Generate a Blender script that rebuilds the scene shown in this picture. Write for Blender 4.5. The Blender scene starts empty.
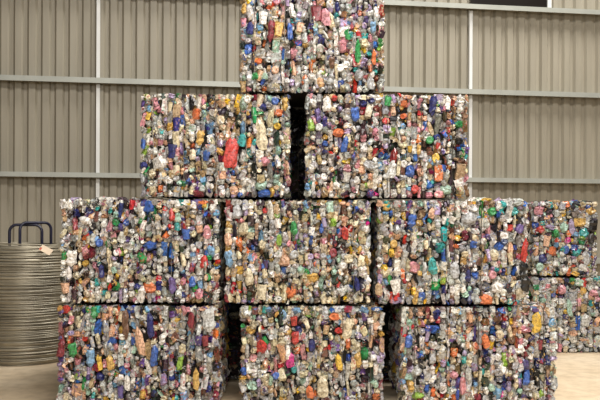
import bpy, math, random
import numpy as np
from mathutils import Matrix, Vector, Euler

random.seed(7)
RNG = np.random.default_rng(7)
scene = bpy.context.scene
COL = scene.collection

# ------------------------------------------------------------------ camera
FPX, CX, CY, CAMZ, ROLL = 800.0, 300.0, 222.0, 1.38, 0.004
cam_data = bpy.data.cameras.new('camera')
cam_data.sensor_width = 36.0
cam_data.lens = 36.0 * FPX / 600.0
cam_data.shift_y = (CY - 200.0) / 600.0
cam = bpy.data.objects.new('camera', cam_data)
COL.objects.link(cam)
cam.matrix_world = (Matrix.Translation((0, 0, CAMZ)) @ Matrix.Rotation(math.radians(90), 4, 'X')
                    @ Matrix.Rotation(ROLL, 4, 'Z'))
scene.camera = cam


def at(px, py, d):
    """photo pixel -> point on the plane y = d"""
    u, v = px - CX, py - CY
    u, v = u + ROLL * v, v - ROLL * u
    return Vector((u * d / FPX, d, CAMZ - v * d / FPX))


# ------------------------------------------------------------------ light
world = bpy.data.worlds.new('world')
scene.world = world
world.use_nodes = True
bg = world.node_tree.nodes['Background']
bg.inputs['Color'].default_value = (1.0, 0.95, 0.88, 1)
bg.inputs['Strength'].default_value = 0.05


def area(name, loc, target, sx, sy, power, color):
    l = bpy.data.lights.new(name, 'AREA')
    l.shape = 'RECTANGLE'
    l.size, l.size_y = sx, sy
    l.energy = power
    l.color = color
    o = bpy.data.objects.new(name, l)
    COL.objects.link(o)
    o.location = loc
    o.rotation_euler = (Vector(target) - Vector(loc)).to_track_quat('-Z', 'Y').to_euler()
    return o


area('skylight', (1.6, 3.0, 7.0), (0.3, 6.0, 1.0), 5.0, 1.2, 560, (1.0, 0.96, 0.91))
area('skylight', (4.6, 8.6, 9.6), (1.2, 10.8, 1.5), 4.5, 0.8, 760, (1.0, 0.97, 0.93))
area('open_doorway', (0.9, -1.6, 4.0), (0.1, 6.0, 0.8), 6.0, 2.2, 400, (1.0, 0.95, 0.90))

vs = scene.view_settings
vs.view_transform = 'Standard'
vs.look = 'None'
vs.gamma = 1.0
vs.use_curve_mapping = False
vs.exposure = 0.0


# ------------------------------------------------------------------ materials
def lin(h):
    c = [int(h[i:i + 2], 16) / 255 for i in (0, 2, 4)]
    return tuple((x / 12.92 if x <= 0.04045 else ((x + 0.055) / 1.055) ** 2.4) for x in c)


class NT:
    def __init__(self, name):
        self.m = bpy.data.materials.new(name)
        self.m.use_nodes = True
        self.t = self.m.node_tree
        self.b = self.t.nodes['Principled BSDF']

    def n(self, kind, **kw):
        nd = self.t.nodes.new(kind)
        for k, v in kw.items():
            setattr(nd, k, v)
        return nd

    def l(self, a, b):
        self.t.links.new(a, b)

    def noise(self, vec, scale, detail=3.0, w=None):
        nd = self.n('ShaderNodeTexNoise')
        nd.inputs['Scale'].default_value = scale
        nd.inputs['Detail'].default_value = detail
        if w is not None:
            nd.noise_dimensions = '4D'
            self.l(w, nd.inputs['W'])
        self.l(vec, nd.inputs['Vector'])
        return nd.outputs['Fac']

    def ramp(self, fac, stops, interp='LINEAR'):
        nd = self.n('ShaderNodeValToRGB')
        cr = nd.color_ramp
        cr.interpolation = interp
        while len(cr.elements) < len(stops):
            cr.elements.new(0.5)
        for e, (p, c) in zip(cr.elements, stops):
            e.position = p
            e.color = (*c, 1) if len(c) == 3 else c
        self.l(fac, nd.inputs['Fac'])
        return nd.outputs['Color']

    def mix(self, fac, a, b, mode='MIX'):
        nd = self.n('ShaderNodeMix', data_type='RGBA', blend_type=mode)
        for key, v in ((0, fac), (6, a), (7, b)):
            s = nd.inputs[key]
            if hasattr(v, 'links'):
                self.l(v, s)
            else:
                s.default_value = v if key == 0 else (*v, 1)
        return nd.outputs[2]

    def math(self, op, a, b):
        nd = self.n('ShaderNodeMath', operation=op)
        for i, v in enumerate((a, b)):
            if hasattr(v, 'links'):
                self.l(v, nd.inputs[i])
            else:
                nd.inputs[i].default_value = v
        return nd.outputs[0]

    def bump(self, h, strength, dist):
        nd = self.n('ShaderNodeBump')
        nd.inputs['Strength'].default_value = strength
        nd.inputs['Distance'].default_value = dist
        self.l(h, nd.inputs['Height'])
        self.l(nd.outputs['Normal'], self.b.inputs['Normal'])


def plain(name, hexcol, rough=0.5, metal=0.0, var=0.15, scale=8.0, bump=0.0, var_scale=None):
    k = NT(name)
    tc = k.n('ShaderNodeTexCoord').outputs['Object']
    c = lin(hexcol)
    f = k.noise(tc, scale, 4)
    k.l(k.ramp(f, [(0.3, tuple(x * (1 - var) for x in c)), (0.7, tuple(min(1, x * (1 + var)) for x in c))]),
        k.b.inputs['Base Color'])
    k.b.inputs['Roughness'].default_value = rough
    k.b.inputs['Metallic'].default_value = metal
    if bump:
        k.bump(k.noise(tc, scale * 5, 3), bump, 0.005)
    return k.m


def packaging(name, rough, coat, per_object, printed=True):
    """crushed packaging: own colour, wear mottling and printed label patches"""
    k = NT(name)
    pos = k.n('ShaderNodeNewGeometry').outputs['Position']
    if per_object:
        oi = k.n('ShaderNodeObjectInfo')
        col, rnd = oi.outputs['Color'], oi.outputs['Random']
    else:
        col = k.n('ShaderNodeAttribute', attribute_name='piece_colour').outputs['Color']
        rnd = k.n('ShaderNodeAttribute', attribute_name='piece_random').outputs['Fac']
    w = k.math('MULTIPLY', rnd, 91.0)
    mott = k.ramp(k.noise(pos, 60, 3, w), [(0.36, (0.42, 0.39, 0.36)), (0.56, (1.0, 1.0, 1.0))])
    base = k.mix(1.0, col, mott, 'MULTIPLY')
    hue = k.math('FRACT', k.math('MULTIPLY', rnd, 17.31), 0.0)
    prints = k.ramp(hue, [(0.0, lin('d8d2c4')), (0.24, lin('a8483f')), (0.38, lin('3d5690')), (0.52, lin('c9b897')),
                          (0.66, lin('4f7d58')), (0.71, lin('c9a050')), (0.77, lin('2c2724')), (0.94, lin('8c6a80'))],
                    'CONSTANT')
    patch = k.ramp(k.noise(pos, 48, 1.5, k.math('ADD', w, 31.0)), [(0.575, (0, 0, 0)), (0.625, (0.7, 0.7, 0.7))])
    k.l(k.mix(patch, base, prints) if printed else base, k.b.inputs['Base Color'])
    k.b.inputs['Roughness'].default_value = rough
    k.b.inputs['Coat Weight'].default_value = coat
    k.b.inputs['Coat Roughness'].default_value = 0.15
    k.bump(k.noise(pos, 70, 2, w), 0.5, 0.01)
    return k.m


M_GLOSS = packaging('glossy_packaging', 0.28, 0.5, True)
M_MATT = packaging('matt_packaging', 0.6, 0.0, True)
M_PLAIN = packaging('plain_packaging', 0.35, 0.3, True, False)
M_SCRAP = packaging('packaging_scraps', 0.45, 0.15, False)
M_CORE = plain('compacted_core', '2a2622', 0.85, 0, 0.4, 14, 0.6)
M_WIRE = plain('baling_wire_steel', '6b665e', 0.4, 0.9, 0.2, 20)
M_COIL = plain('bright_drawn_wire', 'a49c89', 0.42, 0.5, 0.25, 5)
M_NAVY = plain('navy_painted_tube', '1b1c30', 0.35, 0.0, 0.2, 12)
M_TAG = plain('paper_tag', 'dcc7ad', 0.8, 0, 0.06, 20)
M_TAGRED = plain('tag_print', 'b4553f', 0.8, 0, 0.06, 20)
M_GIRT = plain('galvanised_girt', 'a6a89f', 0.5, 0.15, 0.10, 3)
M_BAR = plain('white_bridging', 'dcdcd8', 0.5, 0.1, 0.08, 3)
M_DARKPANEL = plain('dark_panel_finish', '1a1512', 0.3, 0, 0.2, 3)


def cladding_mat():
    k = NT('beige_steel_cladding')
    tc = k.n('ShaderNodeTexCoord').outputs['Object']
    mp = k.n('ShaderNodeMapping')
    mp.inputs['Scale'].default_value = (3.0, 3.0, 0.35)
    k.l(tc, mp.inputs['Vector'])
    f = k.noise(mp.outputs[0], 2.0, 4)
    k.l(k.ramp(f, [(0.3, lin('8d8676')), (0.7, lin('9e9786'))]), k.b.inputs['Base Color'])
    k.b.inputs['Roughness'].default_value = 0.55
    return k.m


def concrete_mat():
    k = NT('worn_concrete')
    tc = k.n('ShaderNodeTexCoord').outputs['Object']
    f = k.noise(tc, 0.9, 6)
    g = k.noise(tc, 9.0, 5)
    base = k.ramp(f, [(0.3, lin('ccb492')), (0.55, lin('dcc8aa')), (0.75, lin('e3d3ba'))])
    spk = k.ramp(g, [(0.35, (0.82, 0.8, 0.77)), (0.6, (1, 1, 1))])
    k.l(k.mix(1.0, base, spk, 'MULTIPLY'), k.b.inputs['Base Color'])
    k.b.inputs['Roughness'].default_value = 0.6
    k.bump(k.noise(tc, 40, 4), 0.15, 0.004)
    return k.m


M_CLAD, M_FLOOR = cladding_mat(), concrete_mat()


# ------------------------------------------------------------------ mesh helpers
def mesh(name, verts, faces, mat=None, smooth=False):
    me = bpy.data.meshes.new(name)
    me.from_pydata([tuple(v) for v in verts], [], faces)
    me.update()
    if mat:
        me.materials.append(mat)
    if smooth:
        me.polygons.foreach_set('use_smooth', [True] * len(me.polygons))
    return me


def obj(name, me, parent=None, loc=(0, 0, 0), rot=(0, 0, 0)):
    o = bpy.data.objects.new(name, me)
    COL.objects.link(o)
    o.parent = parent
    o.location = loc
    o.rotation_euler = rot
    return o


def tag(o, label=None, cat=None, group=None, kind=None):
    for key, v in (('label', label), ('category', cat), ('group', group), ('kind', kind)):
        if v:
            o[key] = v
    return o


BOXF = [(0, 3, 2, 1), (4, 5, 6, 7), (0, 1, 5, 4), (1, 2, 6, 5), (2, 3, 7, 6), (3, 0, 4, 7)]


def box_vf(x0, x1, y0, y1, z0, z1):
    return [(x0, y0, z0), (x1, y0, z0), (x1, y1, z0), (x0, y1, z0),
            (x0, y0, z1), (x1, y0, z1), (x1, y1, z1), (x0, y1, z1)], list(BOXF)


def extrude_profile(prof, length):
    """closed profile of (y, z) run along x"""
    n = len(prof)
    v = [(0, y, z) for y, z in prof] + [(length, y, z) for y, z in prof]
    f = [(i, (i + 1) % n, n + (i + 1) % n, n + i) for i in range(n)]
    return v, f + [tuple(range(n))[::-1], tuple(range(n, 2 * n))]


def tube(path, r, seg=8, closed=False):
    P = [Vector(p) for p in path]
    n = len(P)
    vs_, fs = [], []
    prev = None
    for i in range(n):
        if closed:
            t = (P[(i + 1) % n] - P[i - 1]).normalized()
        else:
            t = (P[min(i + 1, n - 1)] - P[max(i - 1, 0)]).normalized()
        if prev is None:
            a = t.cross(Vector((0.31, 0.2, 0.93)))
            if a.length < 0.1:
                a = t.cross(Vector((1, 0, 0)))
        else:
            a = prev - t * prev.dot(t)
        a.normalize()
        prev = a
        b = t.cross(a)
        for k in range(seg):
            q = 2 * math.pi * k / seg
            vs_.append(P[i] + a * (r * math.cos(q)) + b * (r * math.sin(q)))
    for i in range(n if closed else n - 1):
        j = (i + 1) % n
        for k in range(seg):
            l = (k + 1) % seg
            fs.append((i * seg + k, i * seg + l, j * seg + l, j * seg + k))
    if not closed:
        fs.append(tuple(range(seg))[::-1])
        fs.append(tuple(range((n - 1) * seg, n * seg)))
    return vs_, fs


# ------------------------------------------------------------------ setting: floor, back wall
v, f = box_vf(-14, 14, -8, 14.5, -0.2, 0)
tag(obj('floor', mesh('floor', v, f, M_FLOOR)), 'worn beige concrete floor under the bales', kind='structure')

WSL = 1 / 6.5                      # the wall runs a little away to the right
WANG = math.atan(WSL)
WY0 = 11.0
wall = bpy.data.objects.new('wall_back', None)
COL.objects.link(wall)
wall.location = (0, WY0, 0)
wall.rotation_euler = (0, 0, WANG)
tag(wall, 'beige ribbed steel shed wall with horizontal rails behind the bales', kind='structure')
WALLH = 6.0
PITCH, RIBS = 0.1735, 5


def sheet_mesh():
    xs = []
    for i in range(RIBS):
        b = i * PITCH
        xs += [(b, 0.0), (b + 0.080, 0.0), (b + 0.104, 0.040), (b + 0.146, 0.040)]
    xs.append((RIBS * PITCH, 0.0))
    vv, ff = [], []
    n = len(xs)
    for z in (0.0, WALLH):
        for off in (0.0, 0.003):
            vv += [(x, y + off, z) for x, y in xs]
    for i in range(n - 1):
        ff.append((i, i + 1, 2 * n + i + 1, 2 * n + i))
        ff.append((n + i + 1, n + i, 3 * n + i, 3 * n + i + 1))
    ff += [(0, 2 * n, 3 * n, n), (n - 1, 2 * n - 1, 4 * n - 1, 3 * n - 1)]
    return mesh('cladding_sheet', vv, ff, M_CLAD)


sheet = sheet_mesh()
for i in range(-9, 10):
    obj('cladding_sheet', sheet, wall, (i * RIBS * PITCH + 0.05, 0.0015 * (i % 2), 0))


def wall_xz(px, py):
    """pixel -> wall-local x and height z on the cladding's front"""
    u, v_ = px - CX, py - CY
    u, v_ = u + ROLL * v_, v_ - ROLL * u
    Y = WY0 / (1 - (u / FPX) * WSL)
    X = u * Y / FPX
    return X / math.cos(WANG), CAMZ - v_ * Y / FPX


# rails: lipped channel with the web to the room
RAILS = [(0.80, 0.87), (wall_xz(300, 180.5)[1], wall_xz(300, 176)[1]),
         (wall_xz(300, 90.8)[1], wall_xz(300, 85.8)[1]), (wall_xz(300, 3.8)[1], wall_xz(300, -1.0)[1])]
for z0, z1 in RAILS:
    t = 0.004
    prof = [(-0.16, 0), (-0.16, z1 - z0), (0.038, z1 - z0 + 0.004), (0.038, z1 - z0 - 0.002), (-0.16 + t, z1 - z0 - t),
            (-0.16 + t, t), (-0.145, t), (-0.145, 0)]
    v, f = extrude_profile(prof, 16.0)
    obj('girt_rail', mesh('girt_rail', v, f, M_GIRT), wall, (-8, 0, z0))


def bridging(x, z0, z1, w=0.046):
    prof = [(-w / 2, -0.052), (w / 2, -0.052), (w / 2, -0.046), (-w / 2 + 0.006, -0.046), (-w / 2 + 0.006, -0.003), (-w / 2, -0.003)]
    n = len(prof)
    vv = [(x + a, b, z0) for a, b in prof] + [(x + a, b, z1) for a, b in prof]
    ff = [(i, (i + 1) % n, n + (i + 1) % n, n + i) for i in range(n)] + [tuple(range(n))[::-1], tuple(range(n, 2 * n))]
    obj('bridging_bar', mesh('bridging_bar', vv, ff, M_BAR), wall)


for px, py, top in ((98.5, 80, 3), (469.5, 100, 3)):
    x = wall_xz(px, py)[0]
    for a in range(top):
        bridging(x, RAILS[a][1], RAILS[a + 1][0])
x547 = wall_xz(548, 2)[0]
bridging(x547, RAILS[3][1], WALLH, 0.06)
xl = wall_xz(470, 2)[0]
v, f = box_vf(xl, x547 - 0.03, -0.03, -0.005, RAILS[3][1] + 0.01, 5.4)
obj('dark_panel', mesh('dark_panel', v, f, M_DARKPANEL), wall)  # dark slab in the strip above the top rail


# ------------------------------------------------------------------ crushed pieces (unit size, facing -y)
def jit(vv, s):
    a = np.array(vv, dtype=float)
    return a + RNG.uniform(-s, s, a.shape)


def rings(rad, zs, seg, squash, ang0=0.0):
    vv, ff = [], []
    for r, z in zip(rad, zs):
        for k in range(seg):
            a = ang0 + 2 * math.pi * k / seg
            vv.append((r * math.cos(a), r * squash * math.sin(a), z))
    m = len(rad)
    for i in range(m - 1):
        for k in range(seg):
            l = (k + 1) % seg
            ff.append((i * seg + k, i * seg + l, (i + 1) * seg + l, (i + 1) * seg + k))
    ff.append(tuple(range(seg))[::-1])
    ff.append(tuple(range((m - 1) * seg, m * seg)))
    return vv, ff


def p_bottle():
    up = RNG.choice([-1, 1])
    vv, ff = rings([.36, .5, .42, .46, .15], [-.5, -.25, .0, .25, .5], 7, .75, RNG.uniform(0, 1))
    a = jit(vv, .075)
    a[:, 2] *= up
    if up < 0:
        ff = [q[::-1] for q in ff]
    return a, ff


def p_film():
    n = 5
    vv, ff = [], []
    for i in range(n):
        for j in range(n):
            u, w = i / (n - 1) * 2 - 1, j / (n - 1) * 2 - 1
            s = 1 - 0.22 * abs(u * w)
            e = max(abs(u), abs(w))
            vv.append((u * .5 * s, -.25 + .6 * e ** 3, w * .5 * s))
    a = jit(vv, .07)
    a[:, 1] += RNG.uniform(-.26, .26, len(a))
    for i in range(n - 1):
        for j in range(n - 1):
            p, q, r, s = i * n + j, (i + 1) * n + j, (i + 1) * n + j + 1, i * n + j + 1
            ff += [(p, q, r), (p, r, s)] if RNG.random() < .5 else [(p, q, s), (q, r, s)]
    return a, ff


def p_base():
    seg = 9
    vv, ff = [], []
    for r, y in ((.46, .5), (.5, .0), (.4, -.28), (.2, -.12)):
        for k in range(seg):
            t = 2 * math.pi * k / seg
            vv.append((r * math.cos(t), y, r * math.sin(t)))
    for i in range(3):
        for k in range(seg):
            l = (k + 1) % seg
            ff.append((i * seg + k, i * seg + l, (i + 1) * seg + l, (i + 1) * seg + k))
    ff.append(tuple(range(3 * seg, 4 * seg)))
    return jit(vv, .05), ff


def p_cup():
    vv, ff = rings([.33, .4, .47, .5, .38], [-.5, -.1, .42, .5, .34], 8, .7, RNG.uniform(0, 1))
    return jit(vv, .045), ff


def p_carton():
    vv, ff = [], []
    for i in range(4):
        for j in range(3):
            vv.append((-.5 + j * .5, -.35, -.5 + i / 3))
    a = jit(vv, .06)
    a[:, 1] += RNG.uniform(-.15, .15, 12)
    for i in range(3):
        for j in range(2):
            p = i * 3 + j
            ff += [(p, p + 1, p + 4), (p, p + 4, p + 3)]
    ring = [0, 1, 2, 5, 8, 11, 10, 9, 6, 3]
    back = a[ring].copy()
    back[:, 1] = .45
    a = np.vstack([a, back])
    for q in range(10):
        r = (q + 1) % 10
        ff.append((ring[r], ring[q], 12 + q, 12 + r))
    return a, ff


def p_strip():
    n = 7
    vv, ff = [], []
    ph, am = RNG.uniform(0, 6), RNG.uniform(.2, .45)
    for i in range(n):
        z = -.5 + i / (n - 1)
        c = .18 * math.sin(ph + z * 5)
        for w in (-.3, 0, .3):
            vv.append((c + w, am * math.cos(ph * 2 + z * 7) + (.22 if w else -.15), z))
    for i in range(n - 1):
        for j in (0, 1):
            p = i * 3 + j
            ff += [(p, p + 1, p + 4), (p, p + 4, p + 3)]
    return jit(vv, .06), ff


def p_cap():
    seg = 10
    vv, ff = [], []
    for r, y in ((.48, .5), (.5, -.3), (.42, -.45), (.34, -.38)):
        for k in range(seg):
            t = 2 * math.pi * k / seg
            vv.append((r * math.cos(t), y, r * math.sin(t)))
    for i in range(3):
        for k in range(seg):
            l = (k + 1) % seg
            ff.append((i * seg + k, i * seg + l, (i + 1) * seg + l, (i + 1) * seg + k))
    ff.append(tuple(range(3 * seg, 4 * seg)))
    return np.array(vv), ff


KINDS = {  # name: (builder, variants, weight, smooth, depth in m)
    'crushed_bottle': (p_bottle, 9, .27, False, .075),
    'crumpled_film': (p_film, 10, .25, False, .06),
    'bottle_base': (p_base, 5, .14, True, .05),
    'crushed_cup': (p_cup, 5, .09, False, .07),
    'flattened_carton': (p_carton, 6, .06, False, .05),
    'plastic_strip': (p_strip, 6, .12, False, .05),
    'bottle_cap': (p_cap, 1, .04, True, .025),
}
PROTO = {}
for kname, (fn, nv, wt, sm, dp) in KINDS.items():
    PROTO[kname] = []
    for i in range(nv):
        vv, ff = fn()
        vv = np.asarray(vv, float)
        pair = [mesh(kname, vv, ff, m, sm) for m in (M_GLOSS, M_MATT, M_PLAIN)]
        PROTO[kname].append((vv, ff, pair))
KN = list(KINDS)
KW = np.array([KINDS[k][2] for k in KN])
KW = KW / KW.sum()

PAL = {'white': 'e9e6df', 'clear': 'c9cbc8', 'grey': 'a3a29e', 'silver': 'b9bbbd', 'cream': 'e0d3b0', 'tan': 'bc9f78',
       'brown': '75523b', 'dark': '3a3532', 'black': '161415', 'blue': '2f5fb4', 'navy': '2a2f72', 'sky': '78a9d2',
       'red': 'cb3227', 'maroon': '8e2c38', 'pink': 'dc95a0', 'magenta': 'cf1f84', 'green': '2f9a50', 'lime': '93bd3c',
       'teal': '2fa5a3', 'yellow': 'eec32c', 'gold': 'd7ac50', 'orange': 'e5793a', 'peach': 'e6b591', 'purple': '66508f',
       'lilac': 'b7a4ca', 'mint': 'acd0bc'}
LINP = {k: lin(h) for k, h in PAL.items()}
BASEW = dict(white=20, clear=16, grey=10, silver=8, cream=11, tan=6, brown=4, dark=7, black=4.5, blue=2.4, navy=2.4, sky=2.2, red=1.5,
             maroon=1.6, pink=4, magenta=.3, green=1.6, lime=.6, teal=1.2, yellow=.9, gold=1.6, orange=1.2, peach=5, purple=2,
             lilac=2.5, mint=2.5)


def palette(**over):
    w = dict(BASEW)
    for k, s in over.items():
        w[k] *= s
    names = list(w)
    p = np.array([w[n] for n in names])
    return names, p / p.sum()


def pick_colour(pal):
    n = pal[0][RNG.choice(len(pal[0]), p=pal[1])]
    c = np.array(LINP[n])
    c = .95 * c + .05 * c.mean()
    c = np.clip(c * RNG.uniform(.65, 1.1) + RNG.uniform(-.02, .02, 3), .008, .9)
    return n, c


def rotm(e):
    return np.array(Euler(e).to_matrix())


SIDES = [  # (face rotation, which)
    ('left', Euler((0, 0, -math.pi / 2))), ('right', Euler((0, 0, math.pi / 2))),
    ('back', Euler((0, 0, math.pi))), ('top', Euler((-math.pi / 2, 0, 0)))]


def scraps(name, parent, w, d, h, pal, n_front, dens, rest=(), faces=('left', 'right', 'back', 'top')):
    """everything too small to pick apart, as one mesh"""
    V, F, C, R = [], [], [], []
    base = 0

    def add(k, loc, rot, sc):
        nonlocal base
        vv, ff, _ = PROTO[k][RNG.integers(len(PROTO[k]))]
        a = (vv * np.array(sc)) @ rot.T + np.array(loc)
        a[:, 2] = np.clip(a[:, 2], 0.002, h - 0.001)
        V.append(a)
        F.extend([tuple(i + base for i in q) for q in ff])
        c = pick_colour(pal)[1]
        r = RNG.random()
        C.extend([c] * len(ff))
        R.extend([r] * len(ff))
        base += len(vv)

    def e():
        return rotm((RNG.uniform(-.5, .5), RNG.uniform(-.7, .7), RNG.uniform(-.5, .5)))
    for lx, lz, pw, ph, coff in rest:
        add(KN[RNG.choice(len(KN), p=KW)], (lx, -d / 2 + .012 + coff, lz), e(), (pw, .05, ph))
    for _ in range(n_front):
        s = RNG.uniform(.024, .05)
        add(KN[RNG.choice(len(KN), p=KW)], (RNG.uniform(-w / 2 + .02, w / 2 - .02), -d / 2 + RNG.uniform(.028, .055),
            RNG.uniform(.02, h - .02)), e(), (s, .045, s * RNG.uniform(.9, 1.6)))
    for face, er in SIDES:
        if face not in faces:
            continue
        R0 = np.array(er.to_matrix())
        if face in ('left', 'right'):
            A, B = d, h
        elif face == 'back':
            A, B = w, h
        else:
            A, B = w, d
        for _ in range(int(A * B * dens)):
            u, t = RNG.uniform(-A / 2 + .03, A / 2 - .03), RNG.uniform(.03, B - .03)
            s = RNG.uniform(.05, .09)
            if face == 'left':
                loc = (-w / 2 + .03, -u, t)
            elif face == 'right':
                loc = (w / 2 - .03, u, t)
            elif face == 'back':
                loc = (-u, d / 2 - .03, t)
            else:
                loc = (u, t - B / 2, h - .028)
            add(KN[RNG.choice(len(KN), p=KW)], loc, R0 @ e() if face != 'top' else R0, (s, .045, s * RNG.uniform(.9, 1.5)))
    V = np.vstack(V)
    me = mesh(name, V, F, M_SCRAP)
    ac = me.attributes.new('piece_colour', 'FLOAT_COLOR', 'FACE')
    ac.data.foreach_set('color', np.hstack([np.array(C), np.ones((len(C), 1))]).astype(np.float32).ravel())
    ar = me.attributes.new('piece_random', 'FLOAT', 'FACE')
    ar.data.foreach_set('value', np.array(R, dtype=np.float32))
    return tag(obj(name, me, parent), kind='stuff')


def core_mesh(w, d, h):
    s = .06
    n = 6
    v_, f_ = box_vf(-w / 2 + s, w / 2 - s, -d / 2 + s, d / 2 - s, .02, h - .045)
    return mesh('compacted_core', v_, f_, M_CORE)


def wires(root, w, d, h, n):
    for i in range(n):
        x = -w / 2 + w * (i + .5) / n + RNG.uniform(-.02, .02)
        e = .004
        path = []
        for t in np.linspace(0.03, h - .03, 9):
            path.append((x + RNG.uniform(-.006, .006), -d / 2 + e + RNG.uniform(0, .012), t))
        path += [(x, -d / 2 + .05, h - .003), (x, d / 2 - .05, h - .003), (x, d / 2 - e, h - .04), (x, d / 2 - e, .04),
                 (x, d / 2 - .05, .004), (x, -d / 2 + .05, .004)]
        vv, ff = tube(path, .0028, 4, True)
        obj('baling_wire', mesh('baling_wire', vv, ff, M_WIRE), root)


def piece(root, k, colour, mat, loc, rot, sc, label=None, h=0.0):
    vv, ff, pair = PROTO[k][RNG.integers(len(PROTO[k]))]
    if h:                                             # keep it inside the pressed block
        zz = ((vv * np.array(sc)) @ rotm(rot).T)[:, 2]
        lo, hi = .004 - zz.min(), h - .004 - zz.max()
        loc = (loc[0], loc[1], min(max(loc[2], lo), max(lo, hi)))
    o = obj(k, pair[mat], root, loc, rot)
    o.scale = sc
    o.color = (*colour, 1)
    if label:
        o['label'] = label
    return o


def bale(rect, D, z0, h, d, pal, label, group, accents=(), colw=.041, loose_top=None, yaw=0.0, nfront=430, maxp=300):
    x0, x1 = rect
    py = 222
    X0, X1 = at(x0, py, D).x, at(x1, py, D).x
    w = X1 - X0
    root = bpy.data.objects.new('waste_bale', None)
    COL.objects.link(root)
    root.location = ((X0 + X1) / 2, D + d / 2, z0)
    root.rotation_euler = (0, 0, yaw)
    tag(root, label, 'bale', group)
    obj('compacted_core', core_mesh(w, d, h), root)
    count = 0
    spots = []
    for px, py_, pw, ph, cname in accents:           # pieces and dark spots one can pick out in the photograph
        p = at(px, py_, D)
        lx, lz = p.x - root.location.x, p.z - z0
        sw, sh = pw * D / FPX, ph * D / FPX
        lz = min(max(lz, sh * .45), h - sh * .45)
        asp = ph / pw
        k = ('crushed_bottle' if asp > 1.3 else 'bottle_base' if asp > .9 and pw < 9 and RNG.random() < .4
             else 'crushed_cup' if asp > 1.1 and RNG.random() < .5 else 'crumpled_film')
        c = np.array(LINP[cname])
        c = np.clip((.86 * c + .14 * c.mean()) * RNG.uniform(.9, 1.1), .008, .9)
        piece(root, k, c, 2, (lx, -d / 2 + .008, lz),
              (RNG.uniform(-.12, .12), RNG.uniform(-.2, .2), RNG.uniform(-.2, .2)), (sw, .055, sh * 1.05),
              f'{cname} {k.replace("_", " ")}', h)
        spots.append((lx, lz, sw * .42, sh * .42))
        count += 1
    ncol = max(4, int(round(w / colw)))
    edges = np.linspace(-w / 2, w / 2, ncol + 1)
    edges[1:-1] += RNG.uniform(-.012, .012, ncol - 1)
    cand = []
    for c in range(ncol):
        a, b = edges[c], edges[c + 1]
        cw = b - a
        z = RNG.uniform(-.02, .01)
        coff = RNG.uniform(-.006, .022)
        while z < h - .02:
            ph = RNG.choice([RNG.uniform(.03, .055), RNG.uniform(.05, .078), RNG.uniform(.075, .13)], p=[.5, .38, .12])
            cand.append(((a + b) / 2 + RNG.uniform(-.008, .008), z + ph / 2, cw * RNG.uniform(.85, 1.3), ph * RNG.uniform(.95, 1.25), coff))
            z += ph
    cand.sort(key=lambda q: -q[2] * q[3])
    rest = []
    for (lx, lz, pw, ph, coff) in cand:
        if any(abs(lx - sx) < rw and abs(lz - sz) < rh for sx, sz, rw, rh in spots):
            continue
        if count >= maxp:
            rest.append((lx, lz, pw, ph, coff))
            continue
        asp = ph / pw
        while True:
            k = KN[RNG.choice(len(KN), p=KW)]
            if k in ('bottle_base', 'bottle_cap') and not .7 < asp < 1.4:
                continue
            break
        if k == 'bottle_cap':
            pw = ph = RNG.uniform(.03, .04)
        if k == 'plastic_strip':
            pw *= 1.3
        lz = min(max(lz, ph * .47), h - ph * .47)
        lx = min(max(lx, -w / 2 + pw * .40), w / 2 - pw * .40)
        cname, colr = pick_colour(pal)
        dep = KINDS[k][4] * RNG.uniform(.8, 1.2)
        tilt = min(.5, .8 * min(lz, h - lz) / .2 + .08)
        piece(root, k, colr, int(RNG.random() < .45), (lx, -d / 2 + .01 + coff + RNG.uniform(.0, .022), lz),
              (RNG.uniform(-.4, .4) * tilt * 2, RNG.normal(0, .28) * (1 if ph < 1.6 * pw else .5), RNG.uniform(-.45, .45)),
              (pw, dep, ph), None, h)
        count += 1
    for i in range(loose_top[0] if loose_top else 0):   # loose film sticking up over the free top edge
        lx = at(RNG.uniform(*loose_top[1:]), py, D).x - root.location.x
        s = RNG.uniform(.05, .09)
        piece(root, 'crumpled_film', pick_colour(palette(white=3, cream=3, clear=2))[1], 1,
              (lx, -d / 2 + RNG.uniform(.04, .3), h - .004), (RNG.uniform(-1.0, -.5), RNG.uniform(-.4, .4), RNG.uniform(-.5, .5)),
              (s * 1.4, .05, s * .7))
    scraps('small_scraps', root, w, d, h, pal, nfront, 190, rest)
    wires(root, w, d, h, 5)
    return root


G = 'bales of crushed packaging in the pyramid'
DF = 5.84
H = .771
Z = [0.0, .777, 1.554, 2.331]
BD = 0.95

bale((57, 219), DF - .03, Z[0], H, BD, palette(pink=1.5, maroon=1.6, brown=1.6, purple=1.5, peach=1.5, blue=1.3),
     'floor-level bale nearest the wire coil, bottom left of the pyramid', G,
     [(94, 311, 8, 11, 'green'), (125, 325, 8, 27, 'brown'), (140, 341, 9, 27, 'peach'), (112, 341, 10, 8, 'blue'),
      (72, 350, 9, 13, 'green'), (99, 362, 6, 15, 'yellow'), (110, 363, 8, 14, 'gold'), (154, 356, 8, 18, 'blue'),
      (191, 320, 7, 15, 'maroon'), (208, 318, 14, 22, 'clear'), (196, 379, 7, 20, 'gold'), (205, 341, 8, 10, 'maroon'),
      (99, 377, 9, 9, 'navy'), (127, 383, 7, 14, 'white'), (90, 358, 9, 16, 'sky'), (162, 340, 7, 10, 'white'),
      (61, 348, 8, 16, 'maroon'), (180, 362, 6, 14, 'lime'), (66, 309, 8, 9, 'red'), (150, 325, 7, 22, 'navy')])
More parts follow.
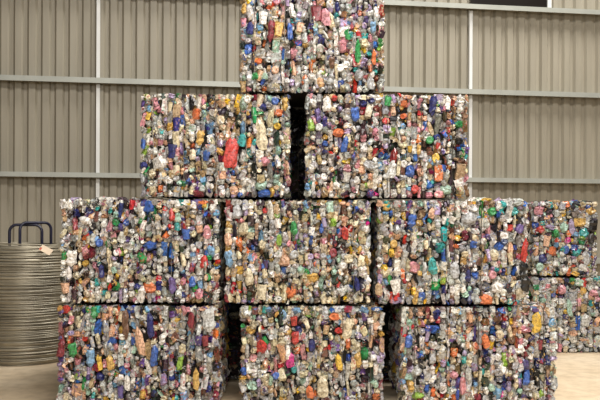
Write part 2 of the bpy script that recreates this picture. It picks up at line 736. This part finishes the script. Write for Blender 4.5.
bale((240, 385), DF, Z[0], H, BD, palette(cream=2.6, tan=1.8, gold=1.8, mint=1.6, clear=1.2, navy=.5, purple=.6),
     'floor-level bale holding a red cup, bottom middle of the pyramid', G,
     [(261, 347, 12, 15, 'red'), (290, 360, 9, 13, 'magenta'), (339, 362, 7, 15, 'yellow'), (358, 360, 7, 14, 'gold'),
      (323, 387, 13, 19, 'cream'), (310, 392, 8, 12, 'orange'), (252, 386, 11, 11, 'mint'), (335, 317, 11, 9, 'orange'),
      (348, 330, 10, 22, 'cream'), (295, 338, 8, 12, 'red'), (296, 311, 9, 7, 'sky'), (251, 331, 10, 9, 'gold'),
      (312, 345, 7, 11, 'navy'), (348, 344, 5, 10, 'orange'), (247, 313, 11, 10, 'clear'), (276, 376, 8, 8, 'blue'),
      (339, 331, 8, 7, 'red'), (283, 315, 8, 10, 'sky'), (294, 370, 6, 7, 'teal'), (373, 358, 9, 8, 'white'), (294, 321, 8, 9, 'red')])
bale((402, 558), DF - .02, Z[0], H, BD, palette(white=1.3, lilac=1.6, purple=1.4, navy=1.4, clear=1.2),
     'floor-level bale showing a yellow bottle, bottom right of the pyramid', G,
     [(537, 322, 10, 19, 'yellow'), (486, 341, 8, 13, 'orange'), (409, 341, 8, 12, 'blue'), (438, 315, 11, 10, 'navy'),
      (436, 330, 10, 9, 'blue'), (418, 396, 12, 8, 'lime'), (527, 378, 7, 14, 'blue'), (411, 387, 7, 10, 'gold'),
      (519, 350, 13, 10, 'white'), (540, 345, 7, 9, 'maroon'), (417, 372, 12, 10, 'clear'), (503, 370, 10, 12, 'white'),
      (492, 388, 7, 8, 'mint'), (478, 398, 9, 8, 'maroon'), (455, 375, 8, 8, 'pink'), (512, 340, 8, 8, 'brown')],
     )

bale((60, 219), DF, Z[1], H, BD, palette(white=1.6, cream=1.4, blue=1.4, purple=1.2),
     'second-row bale above the bottom left bale, with blue film on its face', G,
     [(148, 207, 14, 13, 'blue'), (150, 246, 15, 9, 'blue'), (186, 234, 9, 10, 'blue'), (101, 271, 6, 12, 'navy'),
      (150, 288, 17, 12, 'orange'), (204, 262, 8, 12, 'red'), (211, 251, 11, 12, 'sky'), (115, 287, 10, 9, 'green'),
      (76, 213, 8, 9, 'navy'), (84, 221, 14, 9, 'white'), (192, 282, 7, 10, 'blue'), (172, 285, 8, 16, 'purple'),
      (204, 205, 7, 7, 'yellow'), (89, 211, 9, 8, 'navy'), (99, 243, 8, 8, 'blue'), (71, 258, 11, 15, 'white'),
      (65, 288, 9, 10, 'peach'), (177, 226, 6, 9, 'teal'), (212, 208, 8, 9, 'white'), (137, 287, 8, 7, 'navy'),
      (172, 215, 6, 12, 'red'), (207, 232, 9, 12, 'pink')], loose_top=(14, 64, 135))
bale((224.5, 371), DF + .01, Z[1], H, BD, palette(cream=3.2, gold=2.2, tan=2.2, white=.9, navy=.6, purple=.8, dark=1.5, mint=1.4),
     'cream-toned bale in the middle of the second row, directly under the gap', G,
     [(294, 228, 8, 12, 'green'), (333, 223, 9, 9, 'lime'), (243, 228, 13, 14, 'cream'), (345, 233, 8, 12, 'red'),
      (333, 253, 8, 10, 'maroon'), (229, 259, 9, 15, 'sky'), (237, 212, 9, 13, 'silver'), (249, 277, 9, 16, 'cream'),
      (291, 293, 13, 12, 'orange'), (343, 266, 10, 9, 'white'), (349, 259, 10, 10, 'cream'), (357, 284, 6, 13, 'navy'),
      (313, 278, 14, 9, 'gold'), (262, 245, 10, 10, 'cream'), (310, 257, 7, 7, 'lilac'), (285, 261, 12, 12, 'peach'),
      (322, 228, 5, 9, 'blue'), (330, 207, 9, 10, 'mint'), (262, 292, 11, 14, 'cream'), (300, 270, 9, 8, 'mint'),
      (228, 239, 8, 12, 'peach'), (279, 240, 6, 10, 'lime'), (366, 229, 8, 9, 'white'), (278, 300, 10, 7, 'white')])
bale((378, 529), DF - .01, Z[1], H, BD, palette(white=1.4, clear=1.6, teal=1.6, cream=1.2, grey=1.2),
     'second-row bale with a red upright piece on its right edge', G,
     [(441, 248, 11, 11, 'teal'), (500, 247, 11, 9, 'blue'), (525, 250, 7, 22, 'red'), (412, 221, 9, 12, 'blue'),
      (470, 218, 16, 15, 'silver'), (474, 245, 8, 9, 'blue'), (487, 301, 14, 11, 'orange'), (396, 287, 12, 14, 'white'),
      (422, 296, 8, 9, 'blue'), (394, 244, 8, 9, 'gold'), (510, 228, 8, 8, 'red'), (520, 229, 8, 10, 'purple'),
      (433, 266, 10, 15, 'teal'), (385, 273, 10, 9, 'cream'), (379, 289, 8, 12, 'tan'), (493, 275, 8, 9, 'pink'),
      (498, 288, 12, 12, 'white'), (456, 246, 8, 5, 'orange'), (432, 213, 7, 10, 'peach'), (493, 212, 9, 9, 'green'),
      (515, 211, 10, 9, 'teal'), (455, 270, 10, 15, 'silver'), (414, 268, 11, 12, 'pink'), (524, 271, 9, 14, 'black'),
      (526, 284, 10, 14, 'black'), (416, 300, 6, 12, 'gold'), (392, 253, 7, 9, 'yellow'), (468, 275, 7, 12, 'navy'), (494, 254, 10, 12, 'cream')],  # black pair: the edge gap's darkness put into piece colour
     loose_top=(10, 473, 526))

bale((140, 290), DF + .02, Z[2], H, BD, palette(white=1.2, cream=1.6, tan=1.3, gold=1.3, mint=1.2),
     'third-row bale with a long cream bottle and a red lump on its face', G,
     [(197, 113, 9, 11, 'orange'), (261, 134, 13, 29, 'cream'), (231, 152, 15, 27, 'red'), (172, 151, 10, 13, 'navy'),
      (143, 143, 5, 11, 'blue'), (143, 165, 8, 9, 'navy'), (159, 163, 14, 14, 'white'), (200, 138, 8, 14, 'gold'),
      (242, 140, 9, 12, 'teal'), (198, 193, 12, 7, 'maroon'), (264, 194, 13, 8, 'blue'), (177, 108, 9, 18, 'tan'),
      (278, 112, 9, 8, 'orange'), (263, 106, 9, 8, 'navy'), (265, 161, 10, 9, 'pink'), (245, 182, 10, 9, 'white'),
      (148, 116, 6, 7, 'yellow'), (191, 103, 5, 13, 'black'), (206, 156, 8, 9, 'blue'), (275, 101, 8, 8, 'blue'),
      (261, 185, 12, 10, 'mint'), (233, 191, 10, 11, 'peach'), (152, 190, 9, 9, 'cream'), (247, 99, 8, 8, 'white'),
      (168, 181, 9, 10, 'white'), (151, 173, 8, 9, 'cream'), (285, 104, 6, 12, 'gold')])
bale((305, 468), DF, Z[2], H, BD, palette(white=1.2, pink=1.4, blue=1.3, purple=1.3, clear=1.3, lilac=1.3),
     'third-row bale right of the dark gap, beside the bright wall bar', G,
     [(355, 114, 9, 13, 'blue'), (363, 103, 8, 8, 'navy'), (345, 144, 7, 14, 'blue'), (430, 140, 8, 8, 'green'),
      (436, 158, 8, 10, 'yellow'), (411, 171, 10, 13, 'blue'), (415, 189, 8, 9, 'red'), (334, 97, 7, 6, 'red'),
      (388, 101, 8, 9, 'green'), (404, 103, 8, 8, 'orange'), (378, 98, 9, 7, 'white'), (311, 125, 7, 11, 'lime'),
      (318, 116, 6, 14, 'purple'), (339, 132, 11, 9, 'orange'), (433, 106, 8, 18, 'navy'), (443, 168, 9, 9, 'blue'),
      (311, 168, 8, 10, 'white'), (337, 186, 8, 8, 'white'), (327, 104, 9, 14, 'white'), (404, 164, 7, 8, 'white'),
      (419, 149, 5, 9, 'gold'), (372, 100, 8, 7, 'navy'), (448, 103, 6, 13, 'white'), (460, 124, 8, 9, 'green'),
      (370, 165, 12, 11, 'silver'), (446, 190, 14, 10, 'mint'), (392, 169, 9, 16, 'clear'), (357, 180, 9, 9, 'white'),
      (438, 146, 5, 6, 'red'), (313, 103, 9, 9, 'white'), (319, 127, 8, 8, 'clear')])
bale((239, 384), DF + .03, Z[3], H, BD, palette(white=1.5, grey=1.5, clear=1.6, pink=1.3, cream=.8, maroon=1.3, dark=1.2),
     'topmost bale at the peak of the pyramid', G,
     [(279, 29, 10, 13, 'gold'), (290, 31, 6, 15, 'blue'), (317, 13, 12, 14, 'maroon'), (326, 17, 10, 16, 'pink'), (263, 18, 10, 12, 'white'),
      (358, 51, 6, 22, 'green'), (340, 68, 8, 8, 'white'), (255, 76, 9, 9, 'green'), (250, 28, 8, 12, 'navy'),
      (373, 27, 6, 11, 'sky'), (347, 33, 6, 13, 'green'), (374, 57, 5, 14, 'orange'), (271, 31, 7, 20, 'maroon'),
      (360, 75, 10, 11, 'silver'), (311, 77, 9, 9, 'white'), (305, 80, 6, 9, 'orange'), (275, 70, 8, 8, 'peach'),
      (343, 46, 10, 12, 'pink'), (265, 76, 8, 8, 'mint'), (332, 62, 7, 10, 'brown'), (293, 52, 9, 11, 'pink'),
      (371, 83, 8, 12, 'silver'), (244, 8, 6, 9, 'gold'), (300, 27, 8, 9, 'peach')])

# pair of bales standing farther back on the right
G2 = 'pair of bales stacked farther back'
DR = 8.49
bale((533, 618), DR, 0, .805, BD, palette(white=1.3, mint=2.2, clear=2, grey=1.3, cream=1.3, navy=.4, purple=.5, black=.4, dark=.5,
     blue=.4, red=.5, maroon=.4, orange=.4, brown=.5),
     'pale bale on the floor farther back, under the other rear bale', G2,
     [(562, 290, 9, 10, 'pink'), (594, 293, 9, 7, 'pink'), (579, 283, 12, 8, 'mint'), (569, 308, 6, 16, 'mint'),
      (585, 320, 9, 12, 'clear')], colw=.065, yaw=.02)
bale((535, 599), DR + .02, .811, .805, BD, palette(white=1.2, orange=2, teal=2, lilac=2, mint=2, green=1.5, yellow=2, gold=1.5),
     'brightly coloured bale farther back, on top of the pale rear bale', G2,
     [(557, 233, 8, 9, 'green'), (585, 233, 10, 10, 'teal'), (581, 222, 13, 10, 'gold'), (544, 259, 10, 9, 'navy'),
      (542, 230, 9, 8, 'red'), (541, 211, 10, 9, 'pink'), (567, 250, 7, 9, 'blue'), (554, 251, 8, 10, 'orange'),
      (573, 227, 7, 14, 'lilac'), (585, 268, 9, 9, 'white'), (568, 204, 8, 7, 'orange'), (593, 211, 11, 7, 'gold'),
      (548, 241, 8, 10, 'peach'), (577, 234, 10, 6, 'sky'), (541, 267, 8, 8, 'mint'), (566, 270, 8, 8, 'white'), (594, 226, 9, 12, 'black'),
      (592, 238, 8, 9, 'dark'), (566, 228, 9, 10, 'mint'), (578, 252, 10, 9, 'teal'), (587, 258, 8, 12, 'silver')],
     colw=.065, loose_top=(8, 540, 594), yaw=-.02)

# bales added behind the pyramid to block its gaps; near-black palette paints their shade
G3 = 'darkened bales added behind the pyramid to block its gaps'
for px, row, lab in ((229, 0, 'added bale darkened for shade in the floor-level gap left of middle'),
                     (393, 0, 'added bale darkened for shade in the floor-level gap right of middle'),
                     (221, 1, 'added bale darkened for shade in the narrow left gap of the second row'),
                     (375, 1, 'added bale darkened for shade in the narrow right gap of the second row'),
                     (297, 2, 'added bale darkened for shade in the tall gap of the third row'),
                     (311, 3, 'added bale darkened for shade at the head of the third-row gap')):  # extra bale blocking the bright wall above this gap
    bale((px - 61, px + 61), 6.91, Z[row], H, .82, palette(dark=40, black=120, brown=8, navy=5), lab, G3, nfront=200, maxp=110,  # dark and black weights put the gap's shade into colour
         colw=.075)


# ------------------------------------------------------------------ coil of baling wire, with its carrier and tag
cc = at(26, 222, 8.0)
coil = bpy.data.objects.new('wire_coil', None)
COL.objects.link(coil)
coil.location = (cc.x, 8.0, 0)
tag(coil, 'large coil of bright steel baling wire standing left of the bales', 'wire coil')
prof = [(.30, .0), (.40, .0), (.43, .03), (.44, .2), (.435, .5), (.44, .8), (.43, .97), (.41, 1.02), (.37, 1.10), (.335, 1.145),
        (.30, 1.14), (.29, .8), (.29, .2)]
SEG = 48
vv, ff = [], []
for r, z in prof:
    for k in range(SEG):
        a = 2 * math.pi * k / SEG
        vv.append(((r - .012) * math.cos(a), (r - .012) * math.sin(a), max(0, z - .008)))
m = len(prof)
for i in range(m):
    for k in range(SEG):
        l = (k + 1) % SEG
        j = (i + 1) % m
        ff.append((i * SEG + k, i * SEG + l, j * SEG + l, j * SEG + k))
obj('packed_windings', mesh('packed_windings', vv, ff, M_COIL, True), coil)


def prof_at(t):
    """walk the outer profile from the foot over the top to the inner rim"""
    pts = prof[1:11]
    L = [math.dist(pts[i], pts[i + 1]) for i in range(len(pts) - 1)]
    s = t * sum(L)
    for i, q in enumerate(L):
        if s <= q or i == len(L) - 1:
            u = min(1, s / q)
            return [pts[i][c] * (1 - u) + pts[i + 1][c] * u for c in (0, 1)]
        s -= q


vv, ff = [], []
NL = 120
for i in range(NL):
    t = (i + .5) / NL
    r, z = prof_at(t)
    tx, ty = random.uniform(-.012, .012), random.uniform(-.012, .012)
    if t < .06:
        tx = ty = 0
    dr = random.uniform(-.008, .008)
    ex = random.uniform(-.006, .006)
    path = []
    for k in range(40):
        a = 2 * math.pi * k / 40
        rr = r + dr + ex * math.cos(2 * a + i)
        path.append((rr * math.cos(a), rr * math.sin(a), max(.006, z + tx * math.cos(a) + ty * math.sin(a))))
    a_, b_ = tube(path, .0058, 5, True)
    off = len(vv)
    vv += a_
    ff += [tuple(q + off for q in p) for p in b_]
tag(obj('wire_loops', mesh('wire_loops', vv, ff, M_COIL, True), coil), kind='stuff')

# carrier: navy tube hoops standing out of the coil's top
carrier = bpy.data.objects.new('coil_carrier', None)
COL.objects.link(carrier)
carrier.location = (cc.x, 8.0, 0)
tag(carrier, 'navy tubular steel carrier with hoops standing in the wire coil', 'coil carrier')


def hoop(p0, p1, ztop, zfoot=.0):
    p0, p1 = Vector(p0), Vector(p1)
    path = []
    rad = .07
    dirv = (p1 - p0).normalized()
    up = Vector((0, 0, 1))
    path += [Vector((p0.x, p0.y, zfoot)), Vector((p0.x, p0.y, ztop - rad))]
    for k in range(1, 7):
        a = math.pi / 2 * k / 6
        path.append(Vector((p0.x, p0.y, ztop - rad)) + dirv * (rad * (1 - math.cos(a))) + up * (rad * math.sin(a)))
    q = Vector((p1.x, p1.y, ztop - rad))
    for k in range(0, 6):
        a = math.pi / 2 * k / 6
        path.append(q - dirv * (rad * (1 - math.sin(a))) + up * (rad * math.cos(a)))
    path += [q, Vector((p1.x, p1.y, zfoot))]
    a_, b_ = tube(path, .0145, 10)
    return obj('hoop', mesh('hoop', a_, b_, M_NAVY, True), carrier)


def px_local(px, depth):
    p = at(px, 222, depth)
    return (p.x - cc.x, depth - 8.0, 0)


zt = CAMZ - (225.5 - CY) * 8 / FPX
hoop(px_local(9.5, 7.90), px_local(42, 7.96), zt - .004)
hoop(px_local(20, 7.83), px_local(51, 8.08), zt + .018)
a_, b_ = tube([Vector(px_local(9.5, 7.9)) + Vector((0, 0, .62)), Vector(px_local(51, 8.08)) + Vector((0, 0, .62))], .014, 8)
obj('cross_brace', mesh('cross_brace', a_, b_, M_NAVY, True), carrier)

p = at(46, 250, 7.655)
v, f = box_vf(-.058, .058, -.0015, .0015, -.034, .034)
tg = obj('paper_tag', mesh('paper_tag', v, f, M_TAG), None, (p.x, p.y, p.z), (math.radians(-38), math.radians(28), 0))
tag(tg, 'cream paper tag lying on top of the wire coil', 'tag')
v, f = box_vf(-.058, -.040, -.0022, .0022, -.030, .0)
obj('tag_stripe', mesh('tag_stripe', v, f, M_TAGRED), tg)
